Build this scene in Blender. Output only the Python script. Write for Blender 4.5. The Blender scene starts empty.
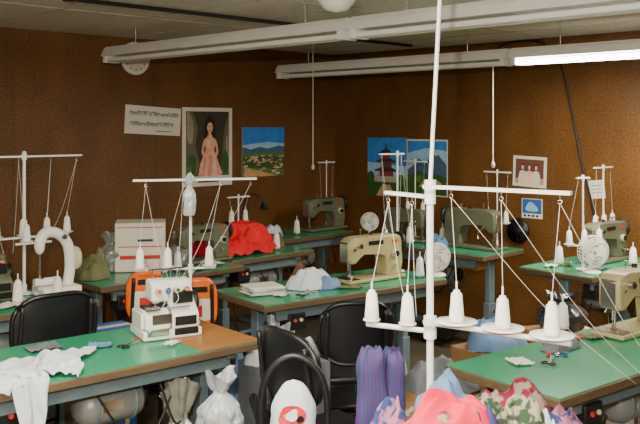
import bpy, bmesh, math, random
from mathutils import Vector, Matrix, noise, Euler
R=math.radians
scene=bpy.context.scene
random.seed(4)
# ---------------------------------------------------------------- materials
def mat(name,col,rough=.5,metal=0,col2=None,scale=8,bump=0,emit=0,stretch=(1,1,1),kind='noise',alpha=1,trans=0,spec=.5):
    m=bpy.data.materials.new(name); m.use_nodes=True
    nt=m.node_tree; p=nt.nodes['Principled BSDF']
    c=(*col,1); p.inputs['Base Color'].default_value=c
    p.inputs['Roughness'].default_value=rough; p.inputs['Metallic'].default_value=metal
    p.inputs['Specular IOR Level'].default_value=spec
    p.inputs['Alpha'].default_value=alpha; p.inputs['Transmission Weight'].default_value=trans
    if emit:
        p.inputs['Emission Color'].default_value=c; p.inputs['Emission Strength'].default_value=emit
    if col2 or bump:
        tc=nt.nodes.new('ShaderNodeTexCoord'); mp=nt.nodes.new('ShaderNodeMapping')
        mp.inputs['Scale'].default_value=stretch
        nt.links.new(tc.outputs['Object'],mp.inputs['Vector'])
        if kind=='noise':
            t=nt.nodes.new('ShaderNodeTexNoise'); t.inputs['Scale'].default_value=scale; t.inputs['Detail'].default_value=6; o=t.outputs['Fac']
        elif kind=='voronoi':
            t=nt.nodes.new('ShaderNodeTexVoronoi'); t.inputs['Scale'].default_value=scale; o=t.outputs['Distance']
        elif kind=='wave':
            t=nt.nodes.new('ShaderNodeTexWave'); t.inputs['Scale'].default_value=scale; t.inputs['Distortion'].default_value=2.5; o=t.outputs['Fac']
        nt.links.new(mp.outputs[0],t.inputs['Vector'])
        if col2:
            r=nt.nodes.new('ShaderNodeValToRGB')
            r.color_ramp.elements[0].position=.3; r.color_ramp.elements[1].position=.7
            if kind=='voronoi': r.color_ramp.elements[0].position=.2; r.color_ramp.elements[1].position=.45
            if 'floral' in name: r.color_ramp.elements[0].position=.46; r.color_ramp.elements[1].position=.54
            r.color_ramp.elements[0].color=c; r.color_ramp.elements[1].color=(*col2,1)
            nt.links.new(o,r.inputs['Fac']); nt.links.new(r.outputs[0],p.inputs['Base Color'])
        if bump:
            b=nt.nodes.new('ShaderNodeBump'); b.inputs['Strength'].default_value=bump; b.inputs['Distance'].default_value=.01
            nt.links.new(o,b.inputs['Height']); nt.links.new(b.outputs[0],p.inputs['Normal'])
    return m
M={}
M['wall']=mat('wall_brown_hardboard',(.150,.060,.011),.5,col2=(.215,.090,.018),scale=3,stretch=(1.5,1.5,.8),bump=.0)
def speckle(m,scale,amt,dark):
    nt=m.node_tree; p=nt.nodes['Principled BSDF']; src=p.inputs['Base Color'].links[0].from_socket
    tc=nt.nodes.new('ShaderNodeTexCoord'); t=nt.nodes.new('ShaderNodeTexNoise'); t.inputs['Scale'].default_value=scale; t.inputs['Detail'].default_value=3
    nt.links.new(tc.outputs['Object'],t.inputs['Vector'])
    r=nt.nodes.new('ShaderNodeValToRGB'); r.color_ramp.elements[0].position=.38; r.color_ramp.elements[1].position=.62
    r.color_ramp.elements[0].color=(dark,dark,dark,1); r.color_ramp.elements[1].color=(1,1,1,1); nt.links.new(t.outputs['Fac'],r.inputs['Fac'])
    x=nt.nodes.new('ShaderNodeMix'); x.data_type='RGBA'; x.blend_type='MULTIPLY'; x.inputs[0].default_value=amt
    nt.links.new(src,x.inputs[6]); nt.links.new(r.outputs[0],x.inputs[7]); nt.links.new(x.outputs[2],p.inputs['Base Color'])
speckle(M['wall'],60,.8,.5)
M['ceil']=mat('ceiling_board',(.80,.76,.65),.9,col2=(.88,.84,.73),scale=18,bump=.2)
speckle(M['ceil'],45,.4,.75)
M['floor']=mat('floor_vinyl',(.07,.055,.04),.6,col2=(.11,.09,.06),scale=4)
M['green']=mat('green_laminate',(.026,.270,.135),.22,col2=(.045,.33,.175),scale=3)
M['edge']=mat('table_edge_wood',(.09,.06,.03),.5,col2=(.13,.09,.05),scale=6,stretch=(1,8,8))
M['wood']=mat('brown_wood',(.31,.13,.035),.4,col2=(.40,.18,.06),scale=5,stretch=(1,8,8))
M['steel']=mat('blue_grey_steel',(.13,.19,.22),.45,.2,col2=(.17,.235,.26),scale=9)
M['motor']=mat('motor_grey',(.22,.24,.23),.4,.2,col2=(.28,.30,.28),scale=9)
M['chrome']=mat('chrome',(.7,.7,.7),.2,1)
M['dark']=mat('black_plastic',(.006,.006,.008),.4)
M['darkm']=mat('dark_metal',(.03,.03,.03),.4,.6)
M['beige']=mat('beige_enamel',(.37,.32,.15),.35,col2=(.43,.375,.19),scale=5)
M['ggrey']=mat('grey_green_enamel',(.11,.12,.075),.35,col2=(.15,.16,.10),scale=5)
M['white']=mat('white_enamel',(.80,.79,.73),.35,col2=(.86,.85,.80),scale=4)
M['pole']=mat('white_painted_steel',(.84,.84,.80),.35,col2=(.78,.78,.74),scale=9)
M['thread']=mat('white_thread',(.88,.87,.82),.8,col2=(.78,.77,.72),scale=60,stretch=(1,1,6),bump=.3)
M['cream']=mat('cream_plastic',(.62,.58,.42),.4)
M['cloth']=mat('white_cloth',(.66,.69,.74),.9,col2=(.56,.60,.68),scale=10,bump=.15)
M['red']=mat('red_cloth',(.78,.008,.018),.85,col2=(.62,.003,.010),scale=8,bump=.15)
M['pink']=mat('pink_cloth',(.80,.012,.075),.85,col2=(.68,.006,.045),scale=8,bump=.15)
M['floral']=mat('floral_cloth',(.25,.012,.04),.9,col2=(.34,.28,.22),scale=30,bump=.15)
M['floral2']=mat('floral_cloth_green',(.03,.07,.03),.9,col2=(.36,.31,.23),scale=36,bump=.15)
M['floral3']=mat('floral_cloth_blue',(.02,.045,.16),.9,col2=(.36,.13,.22),scale=32,bump=.15)
M['olive']=mat('olive_cloth',(.12,.13,.05),.9,col2=(.18,.18,.09),scale=12,bump=.15)
M['purple']=mat('purple_plaid_cloth',(.09,.010,.15),.75,col2=(.012,.055,.10),scale=26,kind='wave',stretch=(1,1,.7))
M['orange']=mat('orange_plastic',(.92,.17,.010),.4,col2=(.85,.13,.006),scale=4)
M['card']=mat('cardboard',(.30,.165,.065),.8,col2=(.25,.135,.05),scale=5)
M['boxw']=mat('white_carton',(.74,.70,.60),.7)
M['redp']=mat('red_print',(.62,.02,.02),.7)
M['bluep']=mat('blue_print',(.03,.12,.42),.7)
M['paper']=mat('paper',(.80,.77,.66),.8)
M['ink']=mat('ink',(.03,.03,.04),.7)
M['bag']=mat('plastic_bag',(.48,.52,.55),.25,col2=(.34,.38,.41),scale=12,bump=.6,spec=.8)
M['bagc']=mat('clear_plastic',(.26,.27,.23),.18,col2=(.15,.16,.13),scale=14,bump=.8,spec=.9)
M['bagk']=mat('black_plastic_bag',(.02,.02,.025),.22,col2=(.04,.04,.05),scale=14,bump=.8,spec=.9)
M['tubeon']=mat('lit_tube',(1.0,.98,.92),.5,emit=18)
M['tubeoff']=mat('tube_glass',(.86,.87,.82),.25)
M['glass']=mat('milk_glass',(.84,.84,.80),.25)
M['cord']=mat('black_cord',(.012,.010,.008),.5)
M['fabgrey']=mat('grey_fabric',(.11,.12,.14),.9,col2=(.18,.19,.21),scale=10,bump=.15)
M['bluec']=mat('blue_cloth',(.09,.18,.36),.9,col2=(.17,.27,.43),scale=10,bump=.15)
M['brownc']=mat('brown_cloth',(.14,.075,.035),.9,col2=(.20,.11,.06),scale=10,bump=.15)
for n,c in dict(sky=(.04,.22,.64),sky2=(.30,.52,.72),skin=(.72,.40,.25),skin2=(.53,.26,.15),hair=(.014,.009,.006),dress=(.80,.36,.27),dress2=(.62,.24,.17),dress3=(.88,.52,.42),pbg=(.04,.037,.025),pbg2=(.13,.11,.07),pbg3=(.27,.24,.18),grn=(.03,.10,.02),grn2=(.08,.18,.04),sand=(.50,.31,.14),roof=(.03,.03,.04),stone=(.40,.36,.30),mtn=(.05,.11,.20),redf=(.30,.055,.035),photo=(.13,.055,.045)).items():
    M[n]=mat('print_'+n,c,.35,col2=tuple(min(1,v*1.4) for v in c),scale=14)
# ---------------------------------------------------------------- mesh builder
class B:
    def __init__(s): s.bm=bmesh.new(); s.m=[]; s.T=Matrix.Identity(4)
    def mi(s,k):
        if k not in s.m: s.m.append(k)
        return s.m.index(k)
    def add(s,vs,fs,k,smooth=False,bev=0,seg=2):
        v=[s.bm.verts.new(s.T@Vector(p)) for p in vs]; i=s.mi(k); F=[]
        for f in fs:
            try: fc=s.bm.faces.new([v[j] for j in f])
            except ValueError: continue
            fc.material_index=i; fc.smooth=smooth; F.append(fc)
        if bev:
            E=set(e for f in F for e in f.edges)
            r=bmesh.ops.bevel(s.bm,geom=list(E),offset=bev,segments=seg,affect='EDGES',profile=.5,clamp_overlap=True)
            for f in r['faces']: f.smooth=True; f.material_index=i
        return v
    def box(s,c,d,k,rot=None,bev=0):
        x,y,z=[q/2 for q in d]
        vs=[Vector((a*x,b*y,e*z)) for a in(-1,1) for b in(-1,1) for e in(-1,1)]
        if rot: 
            q=Euler([R(a) for a in rot]).to_matrix(); vs=[q@v for v in vs]
        c=Vector(c)
        s.add([v+c for v in vs],[(0,1,3,2),(4,6,7,5),(0,4,5,1),(2,3,7,6),(0,2,6,4),(1,5,7,3)],k,bev=bev)
    def frame(s,d):
        d=Vector(d).normalized(); a=Vector((0,0,1)) if abs(d.z)<.9 else Vector((1,0,0))
        u=d.cross(a).normalized(); return u,d.cross(u)
    def cyl(s,p0,p1,r0,k,r1=None,seg=16,smooth=True):
        r1=r0 if r1 is None else r1; p0=Vector(p0);p1=Vector(p1);u,w=s.frame(p1-p0); vs=[]
        for p,r in((p0,r0),(p1,r1)):
            for i in range(seg):
                t=2*math.pi*i/seg; vs.append(p+u*math.cos(t)*r+w*math.sin(t)*r)
        s.add(vs,[(i,(i+1)%seg,seg+(i+1)%seg,seg+i) for i in range(seg)],k,smooth)
        s.add(vs[:seg],[tuple(range(seg))[::-1]],k); s.add(vs[seg:],[tuple(range(seg))],k)
    def tube(s,pts,r,k,seg=8,closed=False):
        pts=[Vector(p) for p in pts]; n=len(pts); vs=[]; pu=None
        for i,p in enumerate(pts):
            if closed: d=pts[(i+1)%n]-pts[i-1]
            else: d=pts[min(i+1,n-1)]-pts[max(i-1,0)]
            d.normalize()
            if pu is None: u,w=s.frame(d)
            else:
                u=(pu-d*pu.dot(d)).normalized(); w=d.cross(u)
            pu=u
            for j in range(seg):
                t=2*math.pi*j/seg; vs.append(p+u*math.cos(t)*r+w*math.sin(t)*r)
        m=n if closed else n-1
        fs=[(i*seg+j,i*seg+(j+1)%seg,((i+1)%n)*seg+(j+1)%seg,((i+1)%n)*seg+j) for i in range(m) for j in range(seg)]
        if not closed: fs+= [tuple(range(seg))[::-1],tuple(range((n-1)*seg,n*seg))]
        s.add(vs,fs,k,True)
    def curve(s,pts,r,k,n=8,seg=8):
        P=[Vector(p) for p in pts]; P=[P[0]*2-P[1]]+P+[P[-1]*2-P[-2]]; out=[]
        for i in range(1,len(P)-2):
            for j in range(n):
                t=j/n; a,b,c,d=P[i-1:i+3]
                out.append(.5*((2*b)+(c-a)*t+(2*a-5*b+4*c-d)*t*t+(3*b-a-3*c+d)*t**3))
        out.append(P[-2]); s.tube(out,r,k,seg)
    def lathe(s,prof,c,k,axis='z',seg=20,smooth=True):
        vs=[];c=Vector(c)
        for r,h in prof:
            for i in range(seg):
                t=2*math.pi*i/seg; a,b=r*math.cos(t),r*math.sin(t)
                vs.append(c+Vector({'z':(a,b,h),'x':(h,a,b),'y':(a,h,b)}[axis]))
        n=len(prof)
        s.add(vs,[(i*seg+j,i*seg+(j+1)%seg,(i+1)*seg+(j+1)%seg,(i+1)*seg+j) for i in range(n-1) for j in range(seg)],k,smooth)
    def ell(s,c,r,k,seg=16,rot=None):
        c=Vector(c); n=seg//2; vs=[]
        q=Euler([R(a) for a in rot]).to_matrix() if rot else Matrix.Identity(3)
        for i in range(n+1):
            ph=math.pi*i/n
            for j in range(seg):
                t=2*math.pi*j/seg; vs.append(c+q@Vector((r[0]*math.sin(ph)*math.cos(t),r[1]*math.sin(ph)*math.sin(t),r[2]*math.cos(ph))))
        s.add(vs,[(i*seg+j,(i+1)*seg+j,(i+1)*seg+(j+1)%seg,i*seg+(j+1)%seg) for i in range(n) for j in range(seg)],k,True)
    def prism(s,poly,a,b,k,plane='xz',bev=0,smooth=False):
        f={'xz':lambda p,h:(p[0],h,p[1]),'yz':lambda p,h:(h,p[0],p[1]),'xy':lambda p,h:(p[0],p[1],h)}[plane]
        n=len(poly); vs=[f(p,a) for p in poly]+[f(p,b) for p in poly]
        s.add(vs,[(i,(i+1)%n,n+(i+1)%n,n+i) for i in range(n)]+[tuple(range(n))[::-1],tuple(range(n,2*n))],k,bev=bev,smooth=smooth)
    def sheet(s,fn,nu,nv,k,th=.004):
        vs=[Vector(fn(i/nu,j/nv)) for j in range(nv+1) for i in range(nu+1)]
        W_=nu+1; fs=[(j*W_+i,j*W_+i+1,(j+1)*W_+i+1,(j+1)*W_+i) for j in range(nv) for i in range(nu)]
        s.add(vs,fs,k,True)
        s.add([v-Vector((0,0,th)) for v in vs],[f[::-1] for f in fs],k,True)
    def heap(s,c,r,k,seed=0,seg=84,rings=46):
        """crumpled cloth: noisy rounded lump with soft folds and an irregular hem"""
        c=Vector(c); vs=[]
        sab=lambda x:math.sqrt(x*x+.008)
        for i in range(rings+1):
            v=i/rings
            for j in range(seg):
                t=2*math.pi*j/seg; ct,st=math.cos(t),math.sin(t)
                o=1+.34*noise.noise(Vector((ct*1.1+seed*3.1,st*1.1,seed)))+.12*noise.noise(Vector((ct*2.4+seed,st*2.4,2)))
                px,py=ct*v*o,st*v*o
                q=Vector((px*1.5,py*1.5,seed*5.3)); w=noise.noise_vector(Vector((px*1.2,py*1.2,seed)))*.9
                f1=sab(noise.noise(q+w)); f2=sab(noise.noise(q*1.7+w*1.6+Vector((3,0,0)))); lo=noise.noise(Vector((px*1.3+seed,py*1.3,7)))
                base=max(0,1-v**3.0)**.7
                h=base*(.78+.50*lo+.55*(.18-f1)+.28*(.18-f2))
                vs.append(c+Vector((px*r[0],py*r[1],max(.003,h)*r[2])))
        n=rings
        s.add(vs,[(i*seg+j,(i+1)*seg+j,(i+1)*seg+(j+1)%seg,i*seg+(j+1)%seg) for i in range(n) for j in range(seg)],k,True)
        lo_=[Vector((p.x,p.y,c.z)) for p in vs[-seg:]]
        s.add(lo_,[tuple(range(seg))],k)
        s.add(vs[-seg:]+lo_,[(j,(j+1)%seg,seg+(j+1)%seg,seg+j) for j in range(seg)],k,True)
    def bag(s,r,h,k,seed=0,seg=72,rings=44):
        """tied plastic bag: bulged body, gathered neck, flared ears"""
        vs=[]
        for i in range(rings+1):
            v=i/rings
            if v<.74: p=(.80+.25*math.sin(v/.74*2.6))*(1-max(0,(v-.45)/.29)**2*.72) ; p=p if v>.02 else .7
            else: p=.30+ (v-.74)/.26*.42 if v>.78 else .29
            fold=.05+.16*max(0,(v-.35))/.4 if v<.78 else .28
            for j in range(seg):
                t=2*math.pi*j/seg; ct,st=math.cos(t),math.sin(t)
                q=Vector((ct*1.6+seed*2.3,st*1.6,v*2.6+seed)); w=noise.noise_vector(q)*.5
                m=1+.24*noise.noise(q)+.14*(.5-abs(noise.noise(q*2.2+w))*2)+fold*math.sin(t*7+seed+3*noise.noise(q))*.5
                ear=.12*math.cos(2*t+seed)*h*max(0,v-.8)*3
                vs.append(Vector((ct*r*p*m,st*r*.85*p*m,v*h*(1+.05*noise.noise(Vector((ct,st,seed))))+ear)))
        s.add(vs,[(i*seg+j,i*seg+(j+1)%seg,(i+1)*seg+(j+1)%seg,(i+1)*seg+j) for i in range(rings) for j in range(seg)],k,True)
        s.add([Vector((p.x,p.y,0)) for p in vs[:seg]],[tuple(range(seg))],k)
    def done(s,name,loc=(0,0,0),yaw=0):
        bmesh.ops.recalc_face_normals(s.bm,faces=s.bm.faces[:])
        me=bpy.data.meshes.new(name); s.bm.to_mesh(me); s.bm.free()
        for k in s.m: me.materials.append(M[k])
        o=bpy.data.objects.new(name,me); scene.collection.objects.link(o)
        o.location=loc; o.rotation_euler=(0,0,R(yaw)); return o
# ---------------------------------------------------------------- frame: room corner is the origin.
# surveyed positions are (X right of viewpoint, Y ahead of it) in metres, room is turned 45 deg.
S=math.sqrt(.5); CX,CY=5.904,-6.116
def W(X,Y,z=0): return (CX+S*X-S*Y, CY+S*X+S*Y, z)
def put(b,name,X,Y,z=0,yaw=0): return b.done(name,W(X,Y,z),yaw+45)
# ---------------------------------------------------------------- room shell
LX,LY,H=7.4,8.0,2.4
def slab(name,c,d,k):
    b=B(); b.box((0,0,0),d,k); return b.done(name,c)
slab('floor',(LX/2,-LY/2,-.05),(LX+.2,LY+.2,.1),'floor')
slab('ceiling',(LX/2,-LY/2,H+.05),(LX+.2,LY+.2,.1),'ceil')
slab('wall_left',(-.05,-LY/2,H/2),(.1,LY+.2,H),'wall')
slab('wall_back',(LX/2,.05,H/2),(LX,.1,H),'wall')
slab('wall_right',(LX+.05,-LY/2,H/2),(.1,LY+.2,H),'wall')
slab('wall_front',(LX/2,-LY-.05,H/2),(LX,.1,H),'wall')
n=1
for yy in (-.35,-2.12,-3.34,-4.56):
    slab('trim_%d'%n,(.002,yy,H/2),(.004,.008,H),'edge'); n+=1
for xx in (1.18,2.42,3.64,4.86):
    slab('trim_%d'%n,(xx,-.002,H/2),(.008,.004,H),'edge'); n+=1
for yy in (-.6,-1.2,-1.8,-2.4,-3.0,-3.6,-4.2,-4.8,-5.4):
    slab('trim_%d'%n,(LX/2,yy,H-.002),(LX,.010,.004),'stone'); n+=1
for xx in (1.2,2.4,3.6,4.8,6.0):
    slab('trim_%d'%n,(xx,-LY/2,H-.002),(.010,LY,.004),'stone'); n+=1
b=B(); b.cyl((0,0,0),(0,1.75,0),.012,'darkm'); b.box((0,0,.002),(.06,.06,.03),'darkm'); b.done('ceiling_conduit',W(-1.35,4.6,H-.018),0)
b=B(); b.cyl((0,0,0),(0,.95,0),.012,'darkm'); b.box((0,0,.002),(.06,.06,.03),'darkm'); b.done('ceiling_conduit',W(.117,6.64,H-.018),0)
# ---------------------------------------------------------------- fluorescent fixtures (run along world x)
def fixture(x0,x1,y,z,lit):
    b=B(); L=x1-x0
    b.prism([(-.07,0),(.07,0),(.05,.045),(.03,.07),(-.03,.07),(-.05,.045)],0,L,'pole','yz')
    for dy in(-.035,.035):
        b.cyl((.05,dy,-.028),(L-.05,dy,-.028),.016,'tubeon' if lit else 'tubeoff',seg=14)
    for e in(.03,L-.03): b.box((e,0,-.02),(.035,.125,.055),'pole',bev=.004)
    for e in(.35,L-.35): b.cyl((e,0,.07),(e,0,H-z),.005,'chrome',seg=8)
    b.done('fluorescent_light',(x0,y,z))
    if lit:
        l=bpy.data.lights.new('tube_light','AREA'); l.shape='RECTANGLE'; l.size=L-.1; l.size_y=.1; l.energy=lit; l.color=(1,.93,.76)
        o=bpy.data.objects.new('tube_light',l); scene.collection.objects.link(o); o.location=(x0+L/2,y,z-.06)
fixture(.40,2.82,-2.8,2.2,0); fixture(2.85,5.3,-2.8,2.2,0)
fixture(.40,2.72,-1.1,2.15,0); fixture(2.75,5.1,-1.1,2.15,88)
fixture(2.9,5.3,-4.9,2.25,72); fixture(4.6,7.0,-6.9,2.25,55)  # both out of view; the one behind the camera is added to brighten the room
b=B(); b.lathe([(.001,-.19),(.05,-.18),(.085,-.14),(.097,-.09),(.085,-.045),(.06,-.025)],(0,0,0),'glass'); b.lathe([(.06,-.03),(.065,-.02),(.065,0),(.001,0)],(0,0,0),'chrome')
b.done('globe_ceiling_lamp',W(.075,3.86,H))
def chain(X,Y,z0,z1):
    b=B(); b.cyl((0,0,z1),(0,0,z0),.0038,'thread',seg=6); b.lathe([(.001,-.05),(.012,-.045),(.014,-.02),(.006,0),(.001,0)],(0,0,z1),'cream',seg=10); b.done('pull_cord',W(X,Y))
chain(-.058,7.0,H,1.38); chain(1.2,5.895,2.12,1.45)
# ---------------------------------------------------------------- posters (local x right, z up, front -y)
def smooth_poly(P,n=5):
    out=[];m=len(P)
    for i in range(m):
        a,b,c,d=[Vector(P[(i+k)%m]) for k in(-1,0,1,2)]
        for j in range(n):
            t=j/n; q=.5*((2*b)+(c-a)*t+(2*a-5*b+4*c-d)*t*t+(3*b-a-3*c+d)*t**3); out.append((q.x,q.y))
    return out
def pic(name,w,h,fn,wall,s0,z0,border=0,tilt=0):
    b=B(); b.box((w/2,-.002,h/2),(w,.003,h),'paper')
    lay=[.0042]
    def P(poly,k,sm=False):
        if sm: poly=smooth_poly(poly)
        lay[0]+=.0003; b.add([(x*w,-lay[0],z*h) for x,z in poly],[tuple(range(len(poly)))],k)
    def E(cx,cz,rx,rz,k,n=20): P([(cx+rx*math.cos(2*math.pi*i/n),cz+rz*math.sin(2*math.pi*i/n)) for i in range(n)],k)
    fn(P,E)
    if tilt: b_t=Matrix.Rotation(R(tilt),4,'Y'); bmesh.ops.transform(b.bm,matrix=b_t,verts=b.bm.verts)
    return b.done(name,(0.001,-s0,z0) if wall=='L' else (s0,-.001,z0),90 if wall=='L' else 0)
def portrait(P,E):
    P([(.07,.13),(.93,.13),(.93,.95),(.07,.95)],'pbg')
    P([(.08,.14),(.30,.14),(.33,.30),(.25,.52),(.30,.75),(.20,.94),(.08,.94)],'pbg2'); P([(.76,.14),(.92,.14),(.92,.90),(.84,.75),(.80,.50)],'pbg2')
    P([(.09,.60),(.18,.55),(.22,.75),(.16,.90),(.09,.92)],'pbg3',1); P([(.86,.40),(.91,.35),(.91,.60),(.87,.62)],'pbg3',1)
    E(.18,.28,.09,.13,'grn'); E(.85,.30,.07,.15,'grn'); E(.13,.20,.05,.06,'grn2')
    P([(.455,.84),(.53,.885),(.615,.84),(.65,.73),(.65,.62),(.60,.55),(.48,.55),(.42,.62),(.425,.73)],'hair',1)
    P([(.34,.135),(.76,.135),(.75,.22),(.70,.32),(.66,.40),(.625,.46),(.645,.54),(.635,.60),(.58,.62),(.535,.595),(.49,.62),(.43,.60),(.43,.54),(.45,.46),(.40,.38),(.34,.27),(.32,.18)],'dress',1)
    P([(.50,.14),(.55,.14),(.57,.28),(.55,.40),(.52,.28)],'dress2',1); P([(.38,.15),(.41,.15),(.46,.34),(.44,.37)],'dress2',1); P([(.61,.15),(.68,.15),(.65,.30),(.61,.36)],'dress3',1); P([(.47,.50),(.53,.48),(.55,.57),(.49,.59)],'dress3',1)
    P([(.500,.60),(.565,.60),(.585,.635),(.558,.66),(.558,.69),(.508,.69),(.508,.66),(.48,.635)],'skin',1)
    P([(.445,.605),(.41,.58),(.375,.49),(.37,.42),(.42,.375),(.52,.36),(.55,.375),(.53,.395),(.44,.41),(.415,.44),(.425,.50),(.445,.55)],'skin',1)
    P([(.625,.605),(.66,.58),(.695,.49),(.70,.42),(.65,.365),(.55,.35),(.53,.37),(.56,.385),(.64,.41),(.665,.44),(.65,.50),(.625,.55)],'skin',1)
    P([(.51,.345),(.56,.345),(.575,.37),(.55,.395),(.515,.39)],'skin2',1)
    E(.535,.745,.056,.072,'skin',28)
    P([(.475,.76),(.485,.81),(.535,.84),(.59,.81),(.597,.755),(.575,.80),(.53,.812),(.50,.795)],'hair',1)
    E(.514,.755,.011,.006,'ink',10); E(.556,.755,.011,.006,'ink',10); P([(.500,.770),(.526,.773),(.526,.776),(.500,.774)],'hair'); P([(.545,.773),(.570,.770),(.570,.774),(.545,.776)],'hair')
    P([(.533,.750),(.543,.724),(.529,.724)],'skin2'); E(.535,.705,.017,.007,'redf',12)
    P([(.30,.05),(.72,.05),(.72,.068),(.30,.068)],'ink'); P([(.40,.085),(.60,.085),(.60,.10),(.40,.10)],'redp')
pic('portrait_poster',.54,.68,portrait,'L',1.862,1.171)
def sign(P,E):
    for r,(z,x1) in enumerate(((.66,.92),(.30,.80))):
        x=.08; random.seed(r)
        while x<x1:
            q=random.uniform(.018,.034); hh=random.uniform(.09,.16)
            P([(x,z),(x+.008,z),(x+.008,z+hh),(x,z+hh)],'ink'); P([(x,z+hh),(x+q,z+hh-.01),(x+q,z+hh-.045),(x,z+hh-.035)],'ink')
            if random.random()<.6: P([(x+q-.008,z),(x+q,z),(x+q,z+hh),(x+q-.008,z+hh)],'ink')
            x+=q+.014
    P([(.5,.12),(.8,.12),(.8,.14),(.5,.14)],'ink')
pic('handwritten_sign',.54,.23,sign,'L',2.425,1.635,tilt=3)
def town(P,E):
    P([(.0,.0),(1,.0),(1,1),(.0,1)],'sky'); P([(.0,.5),(1,.5),(1,.66),(.6,.7),(.0,.64)],'sky2')
    P([(.0,.40),(1,.45),(1,.60),(.85,.62),(.6,.56),(.4,.60),(.2,.55),(.0,.60)],'mtn'); P([(.0,.0),(1,.0),(1,.50),(.5,.48),(.0,.46)],'grn2')
    P([(.0,.2),(1,.12),(1,.38),(.4,.42),(.0,.4)],'grn')
    random.seed(5)
    for i in range(70):
        x=random.uniform(0,.90); z=random.uniform(.02,.40); w_=random.uniform(.03,.10); P([(x,z),(x+w_,z+.005),(x+w_,z+.035),(x,z+.03)],('sand','stone','boxw','redf','sand')[i%5])
    P([(.0,.0),(.8,.0),(.35,.12),(.0,.20)],'sand')
pic('landscape_poster',.51,.45,town,'L',1.205,1.23)
def temple(P,E):
    P([(.0,.0),(1,.0),(1,1),(.0,1)],'sky'); P([(.0,.30),(1,.30),(1,.52),(.0,.58)],'sky2')
    P([(.0,.0),(1,.0),(1,.26),(.8,.34),(.6,.28),(.3,.35),(.0,.33)],'grn'); P([(.10,.24),(.90,.24),(.82,.34),(.18,.34)],'stone')
    for i,(z,w) in enumerate(((.34,.27),(.50,.21),(.64,.15))):
        P([(.5-w*.7,z),(.5+w*.7,z),(.5+w*.65,z+.09),(.5-w*.65,z+.09)],'redf')
        for q in (-.5,-.2,.1,.4): P([(.5+w*q,z),(.5+w*q+.02,z),(.5+w*q+.02,z+.08),(.5+w*q,z+.08)],'roof')
        P([(.5-w-.07,z+.10),(.5-w-.02,z+.085),(.5+w+.02,z+.085),(.5+w+.07,z+.10),(.5+w*.8,z+.125),(.5+w*.45,z+.16),(.5-w*.45,z+.16),(.5-w*.8,z+.125)],'roof')
    P([(.47,.79),(.53,.79),(.505,.90),(.495,.90)],'roof')
    E(.10,.3,.1,.12,'grn'); E(.89,.28,.1,.10,'grn2'); P([(.25,.0),(.75,.0),(.6,.2),(.4,.2)],'sand')
pic('temple_poster',.475,.55,temple,'R',.442,1.03)
def mtn(P,E):
    P([(.02,.02),(.98,.02),(.98,.97),(.02,.97)],'sky2'); P([(.02,.75),(.5,.85),(.98,.8),(.98,.97),(.02,.97)],'sky')
    P([(.02,.45),(.15,.52),(.3,.66),(.45,.58),(.58,.68),(.7,.80),(.82,.7),(.98,.55),(.98,.02),(.02,.02)],'mtn')
    P([(.62,.72),(.7,.8),(.78,.74),(.73,.70),(.69,.74)],'boxw'); P([(.02,.02),(.98,.02),(.98,.32),(.75,.40),(.6,.36),(.3,.44),(.02,.34)],'grn')
    P([(.3,.15),(.7,.15),(.6,.26),(.4,.26)],'sand'); P([(.6,.14),(.85,.14),(.85,.24),(.72,.30),(.6,.24)],'stone'); E(.3,.3,.08,.06,'grn2')
pic('mountain_poster',.46,.51,mtn,'R',.928,1.06)
def photo(P,E):
    P([(.08,.10),(.92,.10),(.92,.90),(.08,.90)],'photo'); P([(.08,.10),(.92,.10),(.92,.3),(.08,.26)],'skin2')
    for i,x in enumerate((.30,.50,.70)):
        P([(x-.12,.12),(x+.12,.12),(x+.10,.45),(x+.04,.52),(x-.04,.52),(x-.10,.45)],('boxw','dress3','boxw')[i],1); E(x,.66,.055,.10,'hair'); E(x,.635,.040,.075,'skin')
pic('family_photo',.31,.25,photo,'R',2.05,1.2,tilt=2)
def cal(P,E):
    P([(.04,.25),(.96,.25),(.96,.97),(.04,.97)],'bluep'); P([(.2,.4),(.8,.4),(.6,.75),(.35,.8)],'sky2',1)
    for i in range(4): P([(.1+.2*i,.08),(.22+.2*i,.08),(.22+.2*i,.18),(.1+.2*i,.18)],'ink')
pic('wall_calendar',.19,.16,cal,'R',2.137,.94)
pic('taped_note',.13,.14,lambda P,E:[P([(.15,z),(.8,z),(.8,z+.03),(.15,z+.03)],'ink') for z in(.3,.5,.7)],'R',2.737,1.13,tilt=-6)
b=B(); b.lathe([(.001,-.03),(.11,-.03),(.13,-.035),(.135,-.02),(.13,0),(.001,0)],(0,0,0),'pole','y',32)
b.lathe([(.001,-.031),(.108,-.031)],(0,0,0),'boxw','y',32)
for i in range(12):
    t=math.pi*i/6; b.box((.092*math.sin(t),-.0325,.092*math.cos(t)),(.006,.002,.018),'ink',rot=(0,math.degrees(t),0))
b.box((.02,-.034,.022),(.007,.002,.06),'ink',rot=(0,42,0)); b.box((-.03,-.035,.02),(.005,.002,.085),'ink',rot=(0,-56,0))
b.done('wall_clock',(0.001,-2.334,2.235),90)
b=B(); b.curve([(1.877,-.012,2.17),(1.90,-.012,2.33),(2.05,-.012,2.385),(2.30,-.012,2.37),(2.48,-.012,2.2),(2.586,-.012,1.82),(2.668,-.012,1.43),(2.755,-.012,1.12),(2.80,-.012,.85)],.009,'cord',seg=8)
b.box((2.80,-.012,.83),(.07,.022,.11),'cream',bev=.004); b.done('wall_power_cord')
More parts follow.
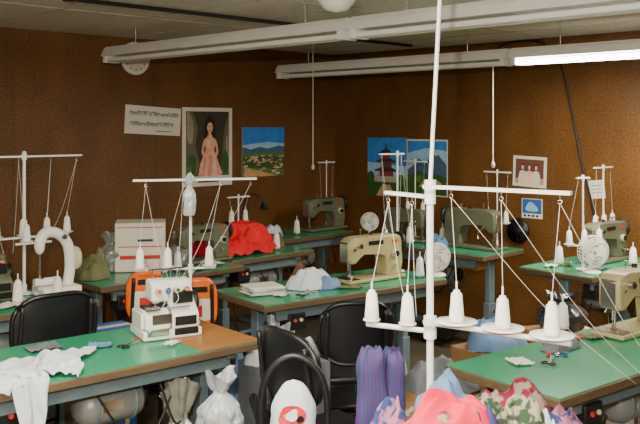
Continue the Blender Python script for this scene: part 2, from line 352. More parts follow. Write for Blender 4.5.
# ---------------------------------------------------------------- tables
def table(X,Y,yaw,L=1.2,Wd=.55,top='green',motor=True,name='sewing_table',wood_end=0,drawer=True):
    b=B(); Z=.75
    b.box((0,0,Z-.022),(L,Wd,.036),'edge',bev=.006); b.box((0,0,Z-.002),(L-.012,Wd-.012,.004),top)
    if wood_end: b.box((L/2-wood_end/2-.004,0,Z+.0015),(wood_end,Wd-.006,.003),'wood')
    for sx in(-1,1):
        x=sx*(L/2-.13)
        b.box((x,0,.025),(.05,Wd*.95,.05),'steel',bev=.006); b.box((x,0,Z-.055),(.05,Wd*.85,.03),'steel',bev=.004)
        b.box((x,0,.2),(.06,.09,.32),'steel',bev=.006); b.box((x,.0,.5),(.045,.07,.42),'steel',bev=.005)
        b.cyl((x-.04,0,.3),(x+.04,0,.3),.012,'chrome',seg=8)
        for sy in(-1,1): b.cyl((x,sy*Wd*.42,0),(x,sy*Wd*.42,.012),.025,'dark',seg=10)
    b.box((0,.06,.12),(L-.26,.035,.05),'steel',bev=.004); b.box((0,.12,Z-.075),(L-.3,.03,.05),'steel',bev=.004)
    b.box((0,-Wd*.36,Z-.075),(L-.24,.03,.07),'steel',bev=.004)
    b.box((.02,-.06,.09),(.36,.24,.018),'darkm',rot=(14,0,0),bev=.004); b.cyl((.12,-.05,.1),(.16,0,.55),.005,'chrome',seg=6)
    if motor:
        zc=.535; b.lathe([(.001,-.14),(.045,-.14),(.065,-.125),(.080,-.10),(.084,-.08),(.084,.10),(.076,.115),(.076,.13),(.060,.15),(.001,.15)],(.04,-.03,zc),'motor','x',28)
        for q in(-.075,.095): b.lathe([(.084,q),(.088,q+.002),(.088,q+.010),(.084,q+.012)],(.04,-.03,zc),'steel','x',28)
        b.box((.03,-.115,zc+.01),(.09,.004,.045),'chrome'); b.box((.05,-.03,zc+.10),(.12,.07,.06),'steel',bev=.006)
        b.lathe([(.001,0),(.05,0),(.042,.010),(.05,.02),(.001,.02)],(.195,-.03,zc),'darkm','x',20); b.box((.205,-.03,.625),(.010,.016,.20),'dark')
        b.box((.13,-.03,zc-.095),(.02,.02,.09),'chrome')
        b.box((-.32*L,-.18,Z-.125),(.11,.10,.09),'darkm',bev=.006); b.cyl((-.32*L-.02,-.232,Z-.115),(-.32*L-.02,-.24,Z-.115),.010,'redp',seg=10); b.cyl((-.32*L+.02,-.232,Z-.115),(-.32*L+.02,-.24,Z-.115),.010,'cream',seg=10)
        b.curve([(-.32*L,-.1,Z-.15),(-.24,-.05,.42),(-.14,-.03,.44),(-.09,-.03,.50)],.006,'cord')
        b.curve([(-.32*L,-.1,Z-.15),(-.3*L,-.12,.25),(-.1,-.15,.03),(.2,-.2,.012)],.006,'cord')
        b.curve([(.2,-.2,.62),(.26,-.22,.45),(.34,-.18,.5),(.38,-.1,.64)],.005,'cord')
        b.curve([(-.1,-.2,.66),(.0,-.22,.50),(.15,-.21,.42),(.3,-.2,.66)],.005,'cord')
    if drawer: b.box((.3*L,-Wd*.14,Z-.085),(.22,.18,.09),'wood',bev=.004); b.cyl((.3*L-.03,-Wd*.14-.10,Z-.085),(.3*L+.03,-Wd*.14-.10,Z-.085),.005,'chrome',seg=6)
    return put(b,name,X,Y,0,yaw)
Z=.7535
table(-.947,3.568,40,L=1.3,Wd=.60,wood_end=.30)              # A left foreground
table(-1.827,4.434,40,L=1.2)                                # B far left
table(.086,5.085,36.87,L=1.35)                              # C centre
table(1.252,3.62,38,L=1.5)                                  # D right foreground
table(.95,6.75,-45,L=1.2)                                   # E back right
table(1.888,5.84,42,L=1.0)                                  # H right back
table(-.239,7.475,45,L=1.0)                                 # J back wall
table(-.522,6.414,45,L=.8)                                  # K
table(-1.088,5.566,45,L=1.1)                                # M
table(.37,2.39,36.87,L=.8,motor=False)                      # G foreground fabrics
# ---------------------------------------------------------------- machines
def lock(X,Y,yaw,k='beige',name='lockstitch_sewing_machine',z=Z,s=1):
    b=B(); b.T=Matrix.Scale(s,4)
    b.box((0,0,.012),(.50,.18,.024),k,bev=.006); b.box((-.2,0,.0255),(.09,.17,.003),'chrome')
    body=[(.235,.02),(.24,.10),(.238,.25),(.225,.285),(.19,.30),(-.14,.30),(-.19,.297),(-.222,.275),(-.228,.24),(-.226,.15),(-.215,.125),(-.165,.125),(-.155,.165),(-.135,.18),(-.10,.185),(.05,.185),(.085,.175),(.100,.15),(.105,.10),(.09,.02)]
    b.prism(body,-.058,.058,k,bev=.014)
    b.prism([(-.227,.13),(-.235,.14),(-.235,.26),(-.226,.27)],-.04,.04,'chrome',bev=.002)
    b.lathe([(.001,.0),(.025,.0),(.03,.006),(.068,.004),(.073,.012),(.073,.022),(.068,.03),(.045,.028),(.03,.034),(.001,.036)],(.24,0,.235),'darkm','x',28)
    b.cyl((-.195,0,.13),(-.195,0,.075),.006,'chrome',seg=8); b.cyl((-.195,0,.08),(-.195,0,.03),.0018,'chrome',seg=6)
    b.cyl((-.178,0,.13),(-.178,0,.045),.005,'chrome',seg=8); b.box((-.19,-.01,.034),(.02,.04,.006),'chrome',bev=.001); b.box((-.185,0,.045),(.02,.012,.02),'chrome')
    b.cyl((-.15,-.055,.245),(-.15,-.085,.245),.018,'chrome',seg=14); b.cyl((-.15,-.085,.245),(-.15,-.092,.245),.011,'darkm',seg=12)
    b.cyl((-.19,-.055,.22),(-.19,-.066,.22),.01,'chrome',seg=10)
    b.cyl((.17,-.055,.17),(.17,-.078,.17),.028,'cream',seg=18); b.cyl((.17,-.078,.17),(.17,-.086,.17),.02,'dark',seg=14)
    b.box((.17,-.06,.09),(.03,.03,.012),'chrome'); b.box((.17,-.085,.085),(.012,.05,.01),'chrome',bev=.002)
    b.box((0,-.0595,.255),(.13,.002,.028),'darkm'); b.box((.17,-.0595,.255),(.05,.002,.02),'redp')
    b.cyl((-.09,0,.30),(-.09,0,.34),.003,'chrome',seg=6); b.tube([(-.09+.008*math.cos(t),.008*math.sin(t),.345) for t in [i*.7 for i in range(9)]],.0018,'chrome',6)
    b.cyl((.02,.02,.30),(.02,.02,.318),.013,'dark',seg=12); b.cyl((.12,0,.30),(.12,0,.325),.008,'chrome',seg=10); b.cyl((.12,0,.325),(.12,0,.332),.018,'chrome',seg=12)
    b.curve([(-.16,.055,.2),(-.16,.08,.19),(-.1,.09,.12),(-.11,.1,.08)],.004,'chrome',seg=6)
    return put(b,name,X,Y,z,yaw)
def over(X,Y,yaw,k='white',name='overlock_machine'):
    b=B()
    b.box((0,0,.02),(.27,.22,.04),k,bev=.008)
    b.prism([(-.10,.04),(-.10,.10),(-.075,.125),(-.02,.14),(.0,.20),(.02,.235),(.085,.24),(.10,.225),(.10,.04)],-.0,.125,k,'yz',bev=.010)
    b.prism([(-.105,.045),(-.105,.10),(-.075,.125),(-.01,.132),(-.01,.045)],-.125,-.01,k,'yz',bev=.008)
    b.prism([(-.03,.15),(-.035,.225),(0,.245),(.07,.245),(.08,.15)],-.075,.01,k,'yz',bev=.01)
    b.box((-.05,-.104,.09),(.09,.006,.045),'chrome',bev=.002); b.box((.06,-.1045,.075),(.10,.006,.04),'darkm',bev=.002)
    for i in range(4):
        x=-.05+.043*i; b.cyl((x,-.03+.004*i,.2),(x,-.062,.205),.013,('cream','chrome')[i%2],seg=12); b.cyl((x,-.062,.205),(x,-.07,.206),.008,('redp','bluep','grn','orange')[i],seg=10)
        b.cyl((x,.04,.24),(x,.04,.285),.003,'chrome',seg=6)
    b.box((.015,.04,.287),(.17,.008,.006),'chrome')
    b.lathe([(.001,0),(.02,0),(.045,.004),(.05,.012),(.05,.024),(.04,.03),(.001,.032)],(.126,.03,.13),'darkm','x',22)
    b.cyl((-.06,-.03,.16),(-.06,-.03,.13),.005,'chrome',seg=8); b.box((-.06,-.06,.135),(.018,.06,.008),'chrome',bev=.002)
    b.box((-.09,-.07,.135),(.06,.08,.005),'chrome'); b.box((-.13,0,.08),(.012,.15,.07),k,bev=.004)
    b.box((-.06,-.02,.115),(.12,.05,.05),'darkm',bev=.004); b.box((.03,-.09,.13),(.10,.03,.006),'chrome',rot=(-30,0,0))
    b.box((-.07,-.112,.035),(.10,.012,.03),'chrome',bev=.003); b.box((.06,-.112,.03),(.11,.010,.03),'darkm',bev=.003)
    b.box((.07,-.03,.165),(.09,.03,.05),'darkm',bev=.006)
    b.cyl((.05,-.115,.03),(.05,-.125,.03),.01,'dark',seg=10)
    for i in range(3): b.curve([(-.03+.03*i,-.06,.20),(-.035+.03*i,-.10,.17),(-.05+.02*i,-.09,.13)],.0015,'thread',seg=5)
    return put(b,name,X,Y,Z,yaw)
lock(.31,5.22,36.87,'beige',s=.9)
lock(1.46,3.93,38,'beige',s=.95)
lock(1.19,6.58,-45+180,'ggrey')
lock(.72,7.02,-45+180,'ggrey',s=.85)
lock(.03,7.72,45,'ggrey',s=.95)
lock(1.98,5.92,42,'ggrey',s=.9)
lock(-.82,5.90,45,'ggrey',s=.85)
over(-.70,3.86,28,'white')
over(-1.82,4.60,40,'ggrey')
b=B(); b.box((0,0,.03),(.22,.18,.06),'white',bev=.012)
b.curve([(.06,0,.05),(.075,0,.16),(.06,0,.28),(0,0,.345),(-.07,0,.35),(-.10,0,.30)],.030,'white',seg=14); b.ell((-.10,0,.285),(.028,.032,.05),'white')
b.cyl((-.10,0,.24),(-.10,0,.11),.006,'chrome'); b.cyl((-.13,0,.085),(0,0,.085),.022,'white',seg=14); b.lathe([(.001,0),(.06,.0),(.065,.012),(.06,.026),(.001,.03)],(.095,0,.2),'cream','x',22)
b.box((-.10,-.02,.112),(.016,.05,.006),'chrome'); b.cyl((.02,-.035,.33),(.02,-.06,.33),.014,'chrome')
put(b,'arm_sewing_machine',-1.46,4.72,Z,40)
# ---------------------------------------------------------------- thread stands
def cone(b,x,y,z,r=.021,h=.088,pad=.06,k='thread'):
    if pad: b.lathe([(.001,0),(pad*.6,0),(pad,.006),(pad,.010),(pad*.6,.005),(.001,.005)],(x,y,z),'pole',seg=28)
    b.cyl((x,y,z),(x,y,z+h+.035),.003,'pole',seg=8)
    b.lathe([(.001,.008),(r,.008),(r*1.03,.02),(r*.74,h),(r*.55,h+.002),(r*.4,h+.010),(.001,h+.010)],(x,y,z),k,seg=20)
def stand(name,X,Y,z,yaw,Hp,arms,ups,r=.009,threads=True,k='pole',base=True,ropes=None,rt=None,lean=0):
    b=B(); rt=rt or r
    zu=max(u[0] for u in ups)
    b.cyl((0,0,0),(0,0,zu+.02),r,k,seg=12); b.cyl((0,0,zu),(lean,lean*.5,Hp),rt,k,seg=12)
    if base: b.lathe([(.001,.012),(.02,.012),(.045,.008),(.048,0),(.001,0)],(0,0,0),k,seg=20); b.cyl((0,0,.01),(0,0,.05),r*1.7,k)
    cs=[]
    for za,p,q,ts,pad in arms:
        p=Vector(p);q=Vector(q); b.cyl((*p,za),(*q,za),r*.75,k,seg=10); b.cyl((0,0,za-.02),(0,0,za+.02),r*1.8,k)
        for t in ts: c=p.lerp(q,t); cone(b,c.x,c.y,za+r*.75,pad=pad); cs.append((c,za))
    es=[]
    for za,p,q,ts in ups:
        p=Vector(p);q=Vector(q); b.box(((p.x+q.x)/2,(p.y+q.y)/2,za),((q-p).length,.02,.010),k,rot=(0,0,math.degrees(math.atan2(q.y-p.y,q.x-p.x)))); b.cyl((0,0,za-.02),(0,0,za+.02),r*1.6,k)
        for t in ts:
            c=p.lerp(q,t); b.cyl((c.x,c.y,za),(c.x,c.y,za-.02),.002,'chrome',seg=6); b.tube([(c.x+.006*math.cos(a),c.y,za-.025+.006*math.sin(a)) for a in [i*math.pi/5 for i in range(10)]],.0015,'chrome',6,True); es.append((c,za))
    if threads:
        for (c,za),(e,zb) in zip(cs,es): b.cyl((c.x,c.y,za+.12),(e.x,e.y,zb-.028),.0008,'thread',seg=5)
    if ropes:
        for (e,zb),tgt in zip(es,ropes): b.curve([(e.x,e.y,zb-.028),((e.x+tgt[0])/2,(e.y+tgt[1])/2,(zb+tgt[2])/2-.06),tgt],.0008,'thread',seg=5)
    return put(b,name,X,Y,z,yaw)
stand('thread_stand',.324,2.50,Z,-35,H-Z,[(.365,(-.02,0),(.42,0),[.24,.56,.88],.060),(.34,(0,0),(-.20,-.03),[.35,.92],.026)],
  [(.765,(-.02,0),(.42,0),[.2,.55,.93]),(.735,(0,0),(-.19,.07),[.4,.95])],r=.0105,rt=.006,lean=.04,ropes=[(.45,.55,.12),(.5,.6,.1),(.56,.6,.1),(-.1,.1,.35),(-.12,.1,.33)])
stand('thread_stand',-.62,4.07,Z,15,.70,[(.26,(-.26,0),(.12,0),[.06,.40,.92],.035)],[(.685,(-.27,0),(.32,0),[.1,.4,.7,.95])],r=.007,ropes=[(-.12,-.15,.25),(-.08,-.15,.25),(-.05,-.15,.25),(-.02,-.15,.25)])
stand('thread_stand',-1.66,4.77,Z,40,.80,[(.315,(-.20,0),(.26,0),[.1,.42,.72,.98],.035),(.30,(-.1,-.14),(.1,-.14),[.3],.035)],[(.77,(-.28,0),(.34,0),[.1,.4,.7,.95])],r=.009,ropes=[(-.15,-.1,.25),(-.1,-.1,.25),(.1,-.05,.3),(.12,-.05,.3)])
stand('thread_stand',.50,5.50,Z,30,.78,[(.18,(-.12,0),(.12,0),[.1,.9],.035)],[(.76,(-.14,0),(.05,0),[.1,.9])],r=.006,ropes=[(-.25,-.3,.3),(-.2,-.3,.3)])
stand('thread_stand',.06,7.90,Z,40,.62,[(.16,(-.08,0),(.08,0),[.1,.9],.03)],[(.60,(-.1,0),(.1,0),[.1,.9])],r=.005)
stand('thread_stand',1.38,6.62,Z,-45,.60,[(.18,(-.10,0),(.10,0),[.1,.9],.035)],[(.58,(-.12,0),(.12,0),[.1,.9])],r=.005)
stand('thread_stand',.80,7.14,Z,-45,.66,[(.2,(-.10,0),(.10,0),[.1,.9],.035)],[(.64,(-.12,0),(.12,0),[.1,.9])],r=.005)
stand('thread_stand',1.72,5.56,Z,20,.62,[(.16,(-.12,0),(.14,0),[.05,.5,.95],.035)],[(.60,(-.05,0),(.05,0),[.1,.5,.9])],r=.006)
stand('thread_stand',2.05,6.15,Z,42,.66,[(.2,(-.12,0),(.14,0),[.05,.5,.95],.035)],[(.64,(-.12,0),(.12,0),[.1,.5,.9])],r=.006)
stand('thread_stand',-.62,6.46,Z,40,.42,[(.2,(-.08,0),(.08,0),[.1,.9],.03)],[(.40,(-.1,0),(.1,0),[.1,.9])],r=.005)
stand('thread_stand',1.72,4.06,Z,38,.62,[(.3,(-.12,0),(.12,0),[.1,.9],.04)],[(.60,(-.14,0),(.14,0),[.1,.9])],r=.006)
def loose(X,Y,z=Z):
    b=B(); b.T=Matrix.Scale(1.3,4); cone(b,0,0,0,pad=0); put(b,'thread_cone',X,Y,z,0)
for X,Y in ((-1.0,5.43),(1.12,3.92),(-.33,6.45),(.98,6.80),(1.62,5.75),(-1.60,4.50),(.62,5.28),(-1.42,4.60),(-.92,5.50),(-.2,7.35),(2.10,5.70)): loose(X,Y)
# ---------------------------------------------------------------- fans
def fan(X,Y,yaw,z=Z,r=.10,hz=.15,k='white'):
    b=B(); b.lathe([(.001,.02),(.04,.02),(.06,.01),(.062,0),(.001,0)],(0,0,0),k); b.cyl((0,.02,.01),(0,.02,hz),.01,k)
    b.lathe([(.001,.06),(.03,.055),(.035,.02),(.03,0),(.001,-.002)],(0,0,hz),k,'y')
    for i in range(3):
        t=2*math.pi*i/3; c,s_=math.cos(t),math.sin(t); pts=[(.015,-.012),(.05,-.035),(.8*r,-.04),(.85*r,.025),(.05,.04),(.015,.012)]
        b.add([(c*p-s_*q,-.02+.25*q,hz+s_*p+c*q) for p,q in pts],[tuple(range(6))],'white')
    b.lathe([(.001,-.03),(.018,-.028),(.022,-.01),(.001,-.01)],(0,0,hz),'cream','y')
    for rr,yy in((r,0),(r,-.03),(r*.85,-.04),(r*.7,-.046),(r*.5,-.05),(r*.25,-.052)): b.tube([(rr*math.cos(a),yy,hz+rr*math.sin(a)) for a in [i*math.pi/14 for i in range(28)]],.0026,k,5,True)
    for i in range(28):
        t=math.pi*i/14; b.tube([(.02*math.cos(t),-.052,hz+.02*math.sin(t)),(r*.75*math.cos(t),-.045,hz+r*.75*math.sin(t)),(r*math.cos(t),-.03,hz+r*math.sin(t)),(r*math.cos(t),0,hz+r*math.sin(t)),(.03*math.cos(t),.03,hz+.03*math.sin(t))],.0016,k,4)
    put(b,'desk_fan',X,Y,z,yaw)
fan(.73,5.34,25,r=.085,hz=.12); fan(1.74,5.44,10,hz=.14); fan(.42,7.20,0,r=.075,hz=.13)
# ---------------------------------------------------------------- chairs
def chair(name,X,Y,yaw,k='dark',seat='dark',h=.9,w=.38,print_=False,mesh=False):
    b=B()
    b.box((0,0,.45),(w,.38,.045),seat,bev=.018)
    for sx in(-1,1):
        x=sx*(w/2-.03)
        b.tube([(x,.16,.43),(x,.19,0.01)],.011,'darkm'); b.tube([(x,-.16,.43),(x,-.20,0.01)],.011,'darkm')
        b.curve([(x,-.15,.44),(x,-.20,.52),(x,-.21,h-.25),(x*.96,-.235,h-.04)],.011,'darkm')
    b.tube([(-w/2+.03,.175,.2),(w/2-.03,.175,.2)],.008,'darkm'); b.tube([(-w/2+.03,-.18,.2),(w/2-.03,-.18,.2)],.008,'darkm')
    hh=.30
    def f(dy):
        def g(u,v):
            a=(u-.5)*2; bb=(v-.5)*2; rr=(1-.12*abs(bb)**4)
            return (a*w/2*rr, -.225-.02*v+.035*a*a+dy, h-hh+hh*v-(.05*abs(a)**4*(1 if v>.5 else -1)*abs(bb)))
        return g
    if mesh:
        N=14; g=f(0)
        for i in range(N+1): b.tube([g(i/N,j/8) for j in range(9)],.0035 if 0<i<N else .012,k,6)
        for j in range(0,9): b.tube([g(i/N,j/8) for i in range(N+1)],.0035 if 0<j<8 else .012,k,6)
        b.sheet(f(-.004),12,8,k,th=.001)
    else:
        n=12;g0,g1=f(0.0),f(.022); vs=[g0(i/n,j/n) for j in range(n+1) for i in range(n+1)]+[g1(i/n,j/n) for j in range(n+1) for i in range(n+1)]
        q=n+1;o=q*q; fs=[(j*q+i,j*q+i+1,(j+1)*q+i+1,(j+1)*q+i) for j in range(n) for i in range(n)]; fs+=[tuple(o+a for a in t[::-1]) for t in fs]
        for i in range(n): fs+=[(i,o+i,o+i+1,i+1),(n*q+i,n*q+i+1,o+n*q+i+1,o+n*q+i),(i*q,(i+1)*q,o+(i+1)*q,o+i*q),(i*q+n,o+i*q+n,o+(i+1)*q+n,(i+1)*q+n)]
        b.add(vs,fs,k,True)
        if print_:
            def pt(u0,u1,v0,v1,kk,d):
                gg=f(d); N=6; vs=[gg(u0+(u1-u0)*i/N,v0+(v1-v0)*j/N) for j in range(N+1) for i in range(N+1)]
                b.add(vs,[(j*7+i,j*7+i+1,(j+1)*7+i+1,(j+1)*7+i) for j in range(N) for i in range(N)],kk,True)
            pt(.18,.82,.22,.62,'boxw',-.003); pt(.3,.62,.30,.50,'redp',-.0045); pt(.25,.75,.74,.84,'darkm',-.003)
    return put(b,name,X,Y,0,yaw)
chair('office_chair',-1.36,4.10,40,mesh=True,h=.92,w=.40)
chair('orange_chair',-1.05,4.90,25,k='orange',seat='orange',h=.90,w=.22,print_=True)
chair('orange_chair',-.70,4.74,12,k='orange',seat='orange',h=.89,w=.22,print_=True)
chair('office_chair',.04,3.42,-55,h=.91,w=.40)
chair('office_chair',.14,4.34,10,h=.84,w=.36,mesh=True)
b=B(); b.lathe([(.001,.62),(.12,.62),(.135,.635),(.135,.655),(.12,.665),(.001,.665)],(0,0,0),'dark',seg=24)
for i in range(4):
    t=math.pi/4+math.pi/2*i; b.tube([(.09*math.cos(t),.09*math.sin(t),.63),(.15*math.cos(t),.15*math.sin(t),.008)],.011,'darkm')
b.tube([(.125*math.cos(a),.125*math.sin(a),.25) for a in [i*math.pi/12 for i in range(24)]],.007,'darkm',8,True)
b.curve([(-.105,.0,.64),(-.108,.0,.80),(-.075,.0,.90),(0,.0,.945),(.075,.0,.90),(.108,.0,.80),(.105,.0,.64)],.012,'dark',seg=10)
put(b,'stool',-.085,2.78)
b=B(); sg,rg0=56,30; vs=[]
for i in range(rg0+1):
    v=i/rg0
    for j in range(sg):
        t=2*math.pi*j/sg; ct,st=math.cos(t),math.sin(t)
        p=math.sqrt(max(0,1-max(0,(v-.25)/.75)**2.4)); m=1+.10*noise.noise(Vector((ct*2,st*2,v*4)))
        vs.append((.074*ct*p*m,.050*st*p*m,v*.22))
b.add(vs,[(i*sg+j,i*sg+(j+1)%sg,(i+1)*sg+(j+1)%sg,(i+1)*sg+j) for i in range(rg0) for j in range(sg)],'cloth',True)
b.add(vs[:sg],[tuple(range(sg))],'cloth')
def on(x,z,d=0):
    p=math.sqrt(max(0,1-max(0,(z/.22-.25)/.75)**2.4)); return (x,-.053*p*math.sqrt(max(.05,1-(x/(.074*p))**2))-.004-d,z)
def patch(pts,k,d):
    b.add([on(x,z,d) for x,z in smooth_poly(pts,4)],[tuple(range(len(pts)*4))],k)
patch([(-.045,.10),(-.01,.085),(.03,.095),(.042,.125),(.015,.15),(-.03,.145)],'redp',.0)
patch([(-.025,.115),(.0,.105),(.015,.12),(-.005,.135)],'cloth',.0015)
patch([(.015,.10),(.035,.105),(.03,.12),(.015,.118)],'dark',.0015)
patch([(-.05,.055),(.0,.045),(.05,.06),(.048,.075),(.0,.066),(-.048,.072)],'dark',.0)
put(b,'tote_bag',-.085,2.715,.667,0)
# ---------------------------------------------------------------- cloth, boxes, bags
def heap(name,X,Y,z,r,k,seed,yaw=0):
    b=B(); b.heap((0,0,0),r,k,seed); return put(b,name,X,Y,z,yaw)
def bag(X,Y,z,r,h,k,seed):
    b=B(); b.bag(r,h,k,seed); return put(b,'plastic_bag',X,Y,z,seed*40)
b=B()
def gar(u,v):
    wd=.56*(1-.40*v)
    x=-.55+wd*u+.02*math.sin(v*9); y0=.0-.30*v*(1+.12*math.sin(u*7)) if not(.25<u<.62) else .0-.30*v*(1+.85*math.sin((u-.25)/.37*math.pi))
    nz=.010+.055*abs(noise.noise(Vector((u*4+v*3,v*2.2,1))))+.022*abs(noise.noise(Vector((u*9,v*6,4))))
    if y0<-.31:
        d=-.31-y0; return (x,-.318-.018*(1+math.sin(u*40))*min(1,d*10),max(.010,nz)-d*1.1 if d>.012 else .012)
    return (x,y0,nz)
b.sheet(gar,90,60,'cloth',.002)
put(b,'white_garment',-.96,3.575,Z,40)
lock(-.60,6.33,45,'ggrey',s=.60)
b=B()
def rg(u,v):
    a=u*2-1;c=v*2-1
    hgt=(.19+.035*math.sin(a*3.2+.6))*max(0,1-abs(a)**5)*max(0,1-abs(c)**3)
    p=Vector((a*2.4,c*2.0,2)); w=noise.noise_vector(p*.8)*.8
    nn=noise.noise(p)*.06+(.30-math.sqrt(noise.noise(p*1.4+w)**2+.003))*.16+(.3-math.sqrt(noise.noise(p*2.9+w*2)**2+.003))*.06
    zz=hgt+nn*(.35+hgt*2.6)+.014
    if zz>.21: zz=.21+(zz-.21)*.35
    return (a*.31+.04*noise.noise(p*1.2),c*(.17+.05*hgt)+.06*noise.noise(p*1.1+w),max(.006,zz))
b.sheet(rg,110,76,'red',.003)
put(b,'red_garment',-.64,6.27,Z,45)
b=B(); b.heap((0,0,0),(.15,.10,.13),'cloth',21); b.heap((.09,-.06,0),(.09,.07,.07),'bluec',3); put(b,'white_garment',-.06,4.97,Z,30)
b=B()
for x,y,r,k,s_ in ((-.02,-.05,(.26,.15,.20),'floral2',2),(.22,.02,(.16,.13,.21),'floral',6),(-.22,-.02,(.12,.11,.21),'floral3',9),(.06,.08,(.12,.10,.22),'bluec',31),(-.10,-.12,(.13,.10,.22),'floral',33),(.28,-.10,(.12,.09,.21),'floral3',35),(-.30,-.10,(.10,.08,.19),'cloth',36),(.14,-.12,(.10,.08,.22),'floral2',37),(.30,.08,(.10,.08,.20),'olive',39),(-.02,-.16,(.12,.08,.20),'purple',41),(.20,-.16,(.08,.07,.20),'cloth',43)):
    b.heap((x,y,0),r,k,s_)
put(b,'fabric_pile',.35,2.36,Z,25)
heap('pink_garment',.335,2.22,.885,(.14,.09,.125),'pink',17,15)
b=B(); sg=48;rg_=26;hh=.275
for cx,cy,sx,k,tw in ((0,0,.046,'purple',0),(.075,.03,.034,'purple',1)):
    vs=[]
    for i in range(rg_+1):
        v=i/rg_
        for j in range(sg):
            t=2*math.pi*j/sg; c,s_=math.cos(t),math.sin(t); e=.6
            x=sx*math.copysign(abs(c)**e,c); y=.036*math.copysign(abs(s_)**e,s_)
            m=1+.16*noise.noise(Vector((x*22+tw*5,y*22,v*3)))+.06*math.sin(v*3.1)-.10*v; tp=1 if v<.90 else 1-(v-.90)*3
            vs.append((cx+x*m*tp,cy+y*m*tp,v*hh*(1-.06*tw)+.02*noise.noise(Vector((c*2,s_*2,v*4+tw)))*(v>.5)))
    vs.append((cx,cy,hh-.03)); nl=len(vs)-1
    b.add(vs,[(i*sg+j,i*sg+(j+1)%sg,(i+1)*sg+(j+1)%sg,(i+1)*sg+j) for i in range(rg_) for j in range(sg)]+[(rg_*sg+j,rg_*sg+(j+1)%sg,nl) for j in range(sg)],k,True)
put(b,'purple_fabric_bundle',.155,2.57,Z,10)
def carton(name,X,Y,z,yaw,d,k='card',open_=False,red=False):
    b=B(); w,dp,h=d; t=.006
    b.box((0,0,t/2),(w,dp,t),k)
    for sx in(-1,1): b.box((sx*(w/2-t/2),0,h/2),(t,dp,h),k)
    for sy in(-1,1): b.box((0,sy*(dp/2-t/2),h/2),(w,t,h),k)
    if open_:
        for sx in(-1,1): b.box((sx*(w/2+.04),0,h+.01),(.10,dp*.96,.004),k,rot=(0,sx*22,0))
        for sy in(-1,1): b.box((0,sy*(dp/2+.03),h-.03),(w*.96,.004,.10),k,rot=(sy*30,0,0))
    else:
        b.box((-w/4,0,h+.002),(w/2-.002,dp,.004),k); b.box((w/4,0,h+.002),(w/2-.002,dp,.004),k); b.box((0,0,h+.0045),(w,.05,.001),'cream')
    if red:
        b.box((0,-dp/2-.001,h*.30),(w*.8,.002,h*.08),'redp'); b.box((0,-dp/2-.001,h*.52),(w*.86,.002,h*.02),'redp'); b.box((0,-dp/2-.001,h*.92),(w*.9,.002,h*.02),'redp'); b.box((w*.1,-dp/2-.0015,h*.65),(w*.3,.002,h*.05),'ink')
        b.box((-w/2-.001,0,h*.45),(.002,dp*.6,h*.25),'redp')
    return put(b,name,X,Y,z,yaw)
carton('cardboard_box',-1.18,5.60,Z,10,(.32,.24,.31),'boxw',red=True)
carton('cardboard_box',-.17,4.03,0,36,(.34,.28,.58),'fabgrey')
carton('cardboard_box',-.42,3.42,0,36,(.20,.20,.40))
carton('cardboard_box',.55,3.95,0,30,(.36,.30,.46),open_=True)
carton('cardboard_box',.40,3.10,0,50,(.28,.26,.50))
carton('cardboard_box',.95,4.6,0,36,(.38,.30,.50))
carton('cardboard_box',1.35,4.75,0,20,(.36,.30,.55))
carton('cardboard_box',1.14,2.80,0,30,(.30,.20,.56),open_=True)
carton('cardboard_box',-1.10,4.46,0,38,(.22,.18,.64),'bluep')
bag(-.40,3.42,.407,.085,.29,'bag',4)
heap('white_garment',-.17,4.03,.586,(.18,.14,.16),'cloth',11,30)
heap('grey_fabric_pile',.55,3.95,.472,(.17,.14,.18),'fabgrey',12,30)
heap('floral_fabric_pile',.40,3.10,.51,(.13,.11,.18),'floral',22,30)
heap('blue_fabric_pile',.95,4.6,.51,(.18,.14,.16),'bluec',13,30)
bag(1.35,4.75,.557,.13,.20,'bagk',14)
heap('white_garment',1.14,2.80,.50,(.12,.08,.14),'cloth',23,30)
heap('olive_fabric_pile',-1.42,5.28,Z,(.12,.11,.18),'olive',16,30)
bag(-1.36,5.50,Z,.08,.24,'bagc',28); bag(-.96,5.82,Z,.07,.20,'bagc',27)
heap('blue_fabric_pile',.92,6.68,Z,(.09,.07,.09),'bluec',17,-45)
heap('brown_fabric_pile',-.36,6.62,Z,(.09,.07,.11),'brownc',18,45)
heap('white_garment',-.42,7.22,Z,(.12,.09,.10),'cloth',19,45)
heap('white_garment',1.66,3.72,Z,(.10,.08,.19),'cloth',30,38)
heap('blue_fabric_pile',-1.92,4.30,Z,(.16,.10,.09),'bluec',33,40)
heap('brown_fabric_pile',-.10,5.22,Z,(.10,.06,.09),'brownc',61,37)
heap('grey_fabric_pile',1.02,3.62,Z,(.10,.07,.06),'fabgrey',63,38)
for X,Y,r,k,s_ in ((.45,4.85,(.20,.13,.40),'floral2',44),(-.45,4.25,(.16,.12,.50),'bluec',46),(.95,3.60,(.18,.13,.42),'floral',49)):
    heap({'floral':'floral_fabric_pile','floral2':'floral_fabric_pile','bluec':'blue_fabric_pile'}[k],X,Y,0,r,k,s_,30)
for X,Y,r,h,k,s_ in ((-.60,3.62,.12,.60,'bagc',41),(-.22,4.66,.13,.60,'bag',43),(1.45,3.45,.15,.50,'bag',48),(.62,3.40,.11,.60,'bagc',50),(-.24,3.72,.09,.50,'bagk',51),(.27,3.78,.11,.62,'bag',52)):
    bag(X,Y,0,r,h,k,s_)
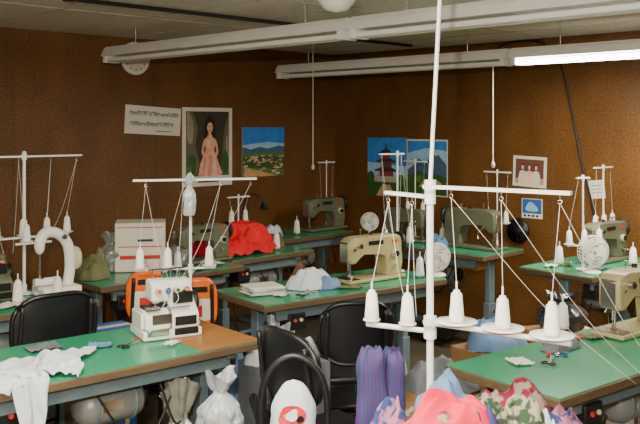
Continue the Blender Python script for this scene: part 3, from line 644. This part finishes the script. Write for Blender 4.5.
def scraps(X,Y,yaw,items,seed):
    b=B(); random.seed(seed)
    for x,y,w_,d_,k in items:
        a=R(random.uniform(-40,40)); ph=random.uniform(0,9)
        b.sheet(lambda u,v:(x+(u-.5)*w_*math.cos(a)-(v-.5)*d_*math.sin(a),y+(u-.5)*w_*math.sin(a)+(v-.5)*d_*math.cos(a),.004+.014*abs(noise.noise(Vector((u*5+ph,v*5,ph))))),14,14,k,.0015)
    sx,sy=items[0][0]+.12,items[0][1]-.06
    b.box((sx,sy,.004),(.10,.010,.004),'chrome',rot=(0,0,20)); b.box((sx,sy,.006),(.10,.010,.004),'chrome',rot=(0,0,34))
    for q in(20,34): b.tube([(sx-.065*math.cos(R(q))+.016*math.cos(t),sy-.065*math.sin(R(q))+(.012 if q==34 else -.006)*-1+.013*math.sin(t),.006) for t in [i*.6 for i in range(10)]],.003,'dark',6,True)
    for i in range(3): b.lathe([(.001,0),(.011,0),(.011,.001),(.006,.0015),(.006,.009),(.011,.0095),(.011,.011),(.001,.011)],(sx+.05+.03*i,sy+.05-.02*i,0),('redp','chrome','bluep')[i],seg=14)
    put(b,'fabric_scraps',X,Y,Z,yaw)
scraps(-.947,3.568,40,[(.05,.05,.10,.07,'bluec'),(.30,-.12,.07,.05,'paper'),(-.15,.17,.14,.10,'fabgrey')],1)
scraps(.086,5.085,37,[(-.45,-.1,.10,.08,'paper'),(-.02,-.16,.16,.09,'olive'),(.45,.0,.10,.07,'bluec')],2)
scraps(1.252,3.62,38,[(-.5,.1,.08,.10,'paper'),(.10,.15,.14,.08,'olive'),(.0,.20,.08,.06,'redp')],3)
scraps(-1.088,5.566,45,[(.12,-.15,.12,.10,'bluec'),(.42,-.08,.12,.14,'paper')],4)
scraps(-1.827,4.434,40,[(.15,-.12,.14,.12,'paper'),(-.3,.0,.14,.10,'olive'),(.5,-.1,.12,.14,'orange')],5)
scraps(1.888,5.84,42,[(-.35,.12,.10,.08,'paper'),(-.2,-.15,.12,.08,'fabgrey')],6)
b=B()
random.seed(2)
for i in range(8): b.box((random.uniform(-.01,.01),random.uniform(-.01,.01),.004+.006*i),(.20,.15,.005),('bluep' if i==3 else 'paper'),rot=(0,0,random.uniform(-8,8)))
b.done('paper_stack',W(-.32,4.78,Z),75)
b=B(); b.lathe([(.001,.015),(.04,.015),(.045,0),(.001,0)],(0,0,0),'dark'); b.curve([(0,0,.01),(0,0,.25),(.03,0,.38),(.10,0,.41),(.16,0,.36)],.007,'dark'); b.lathe([(.015,.0),(.035,-.05),(.04,-.055)],(.165,0,.35),'dark'); put(b,'gooseneck_lamp',-.60,6.58,Z,0)
b=B(); b.lathe([(.001,-.05),(.03,-.05),(.05,-.03),(.10,-.028),(.105,-.015),(.10,0),(.001,0)],(0,0,0),'dark','y',28)
for i in range(8):
    t=math.pi*i/4; b.box((.065*math.cos(t),-.032,.065*math.sin(t)),(.05,.006,.008),'darkm',rot=(0,-math.degrees(t),0))
b.done('wall_exhaust_fan',(2.11,-.001,.83))
b=B(); b.bag(.03,.19,'bag',3); put(b,'hanging_plastic_bag',-.62,4.03,1.27,0)
# ---------------------------------------------------------------- flash of the photographer's camera
l=bpy.data.lights.new('camera_flash','POINT'); l.energy=330; l.shadow_soft_size=.02; l.color=(1,.95,.82)
o=bpy.data.objects.new('camera_flash',l); scene.collection.objects.link(o); o.location=W(-.10,.0,1.90)
w=bpy.data.worlds.new('World'); scene.world=w; w.use_nodes=True; w.node_tree.nodes['Background'].inputs[0].default_value=(.9,.85,.75,1); w.node_tree.nodes['Background'].inputs[1].default_value=.15
# ---------------------------------------------------------------- camera
c=bpy.data.cameras.new('camera'); c.sensor_width=36; c.lens=36*850/640; c.shift_y=-87/640; c.clip_start=.05
o=bpy.data.objects.new('camera',c); scene.collection.objects.link(o); o.location=(CX,CY,1.7); o.rotation_euler=(R(90),0,R(45)); scene.camera=o
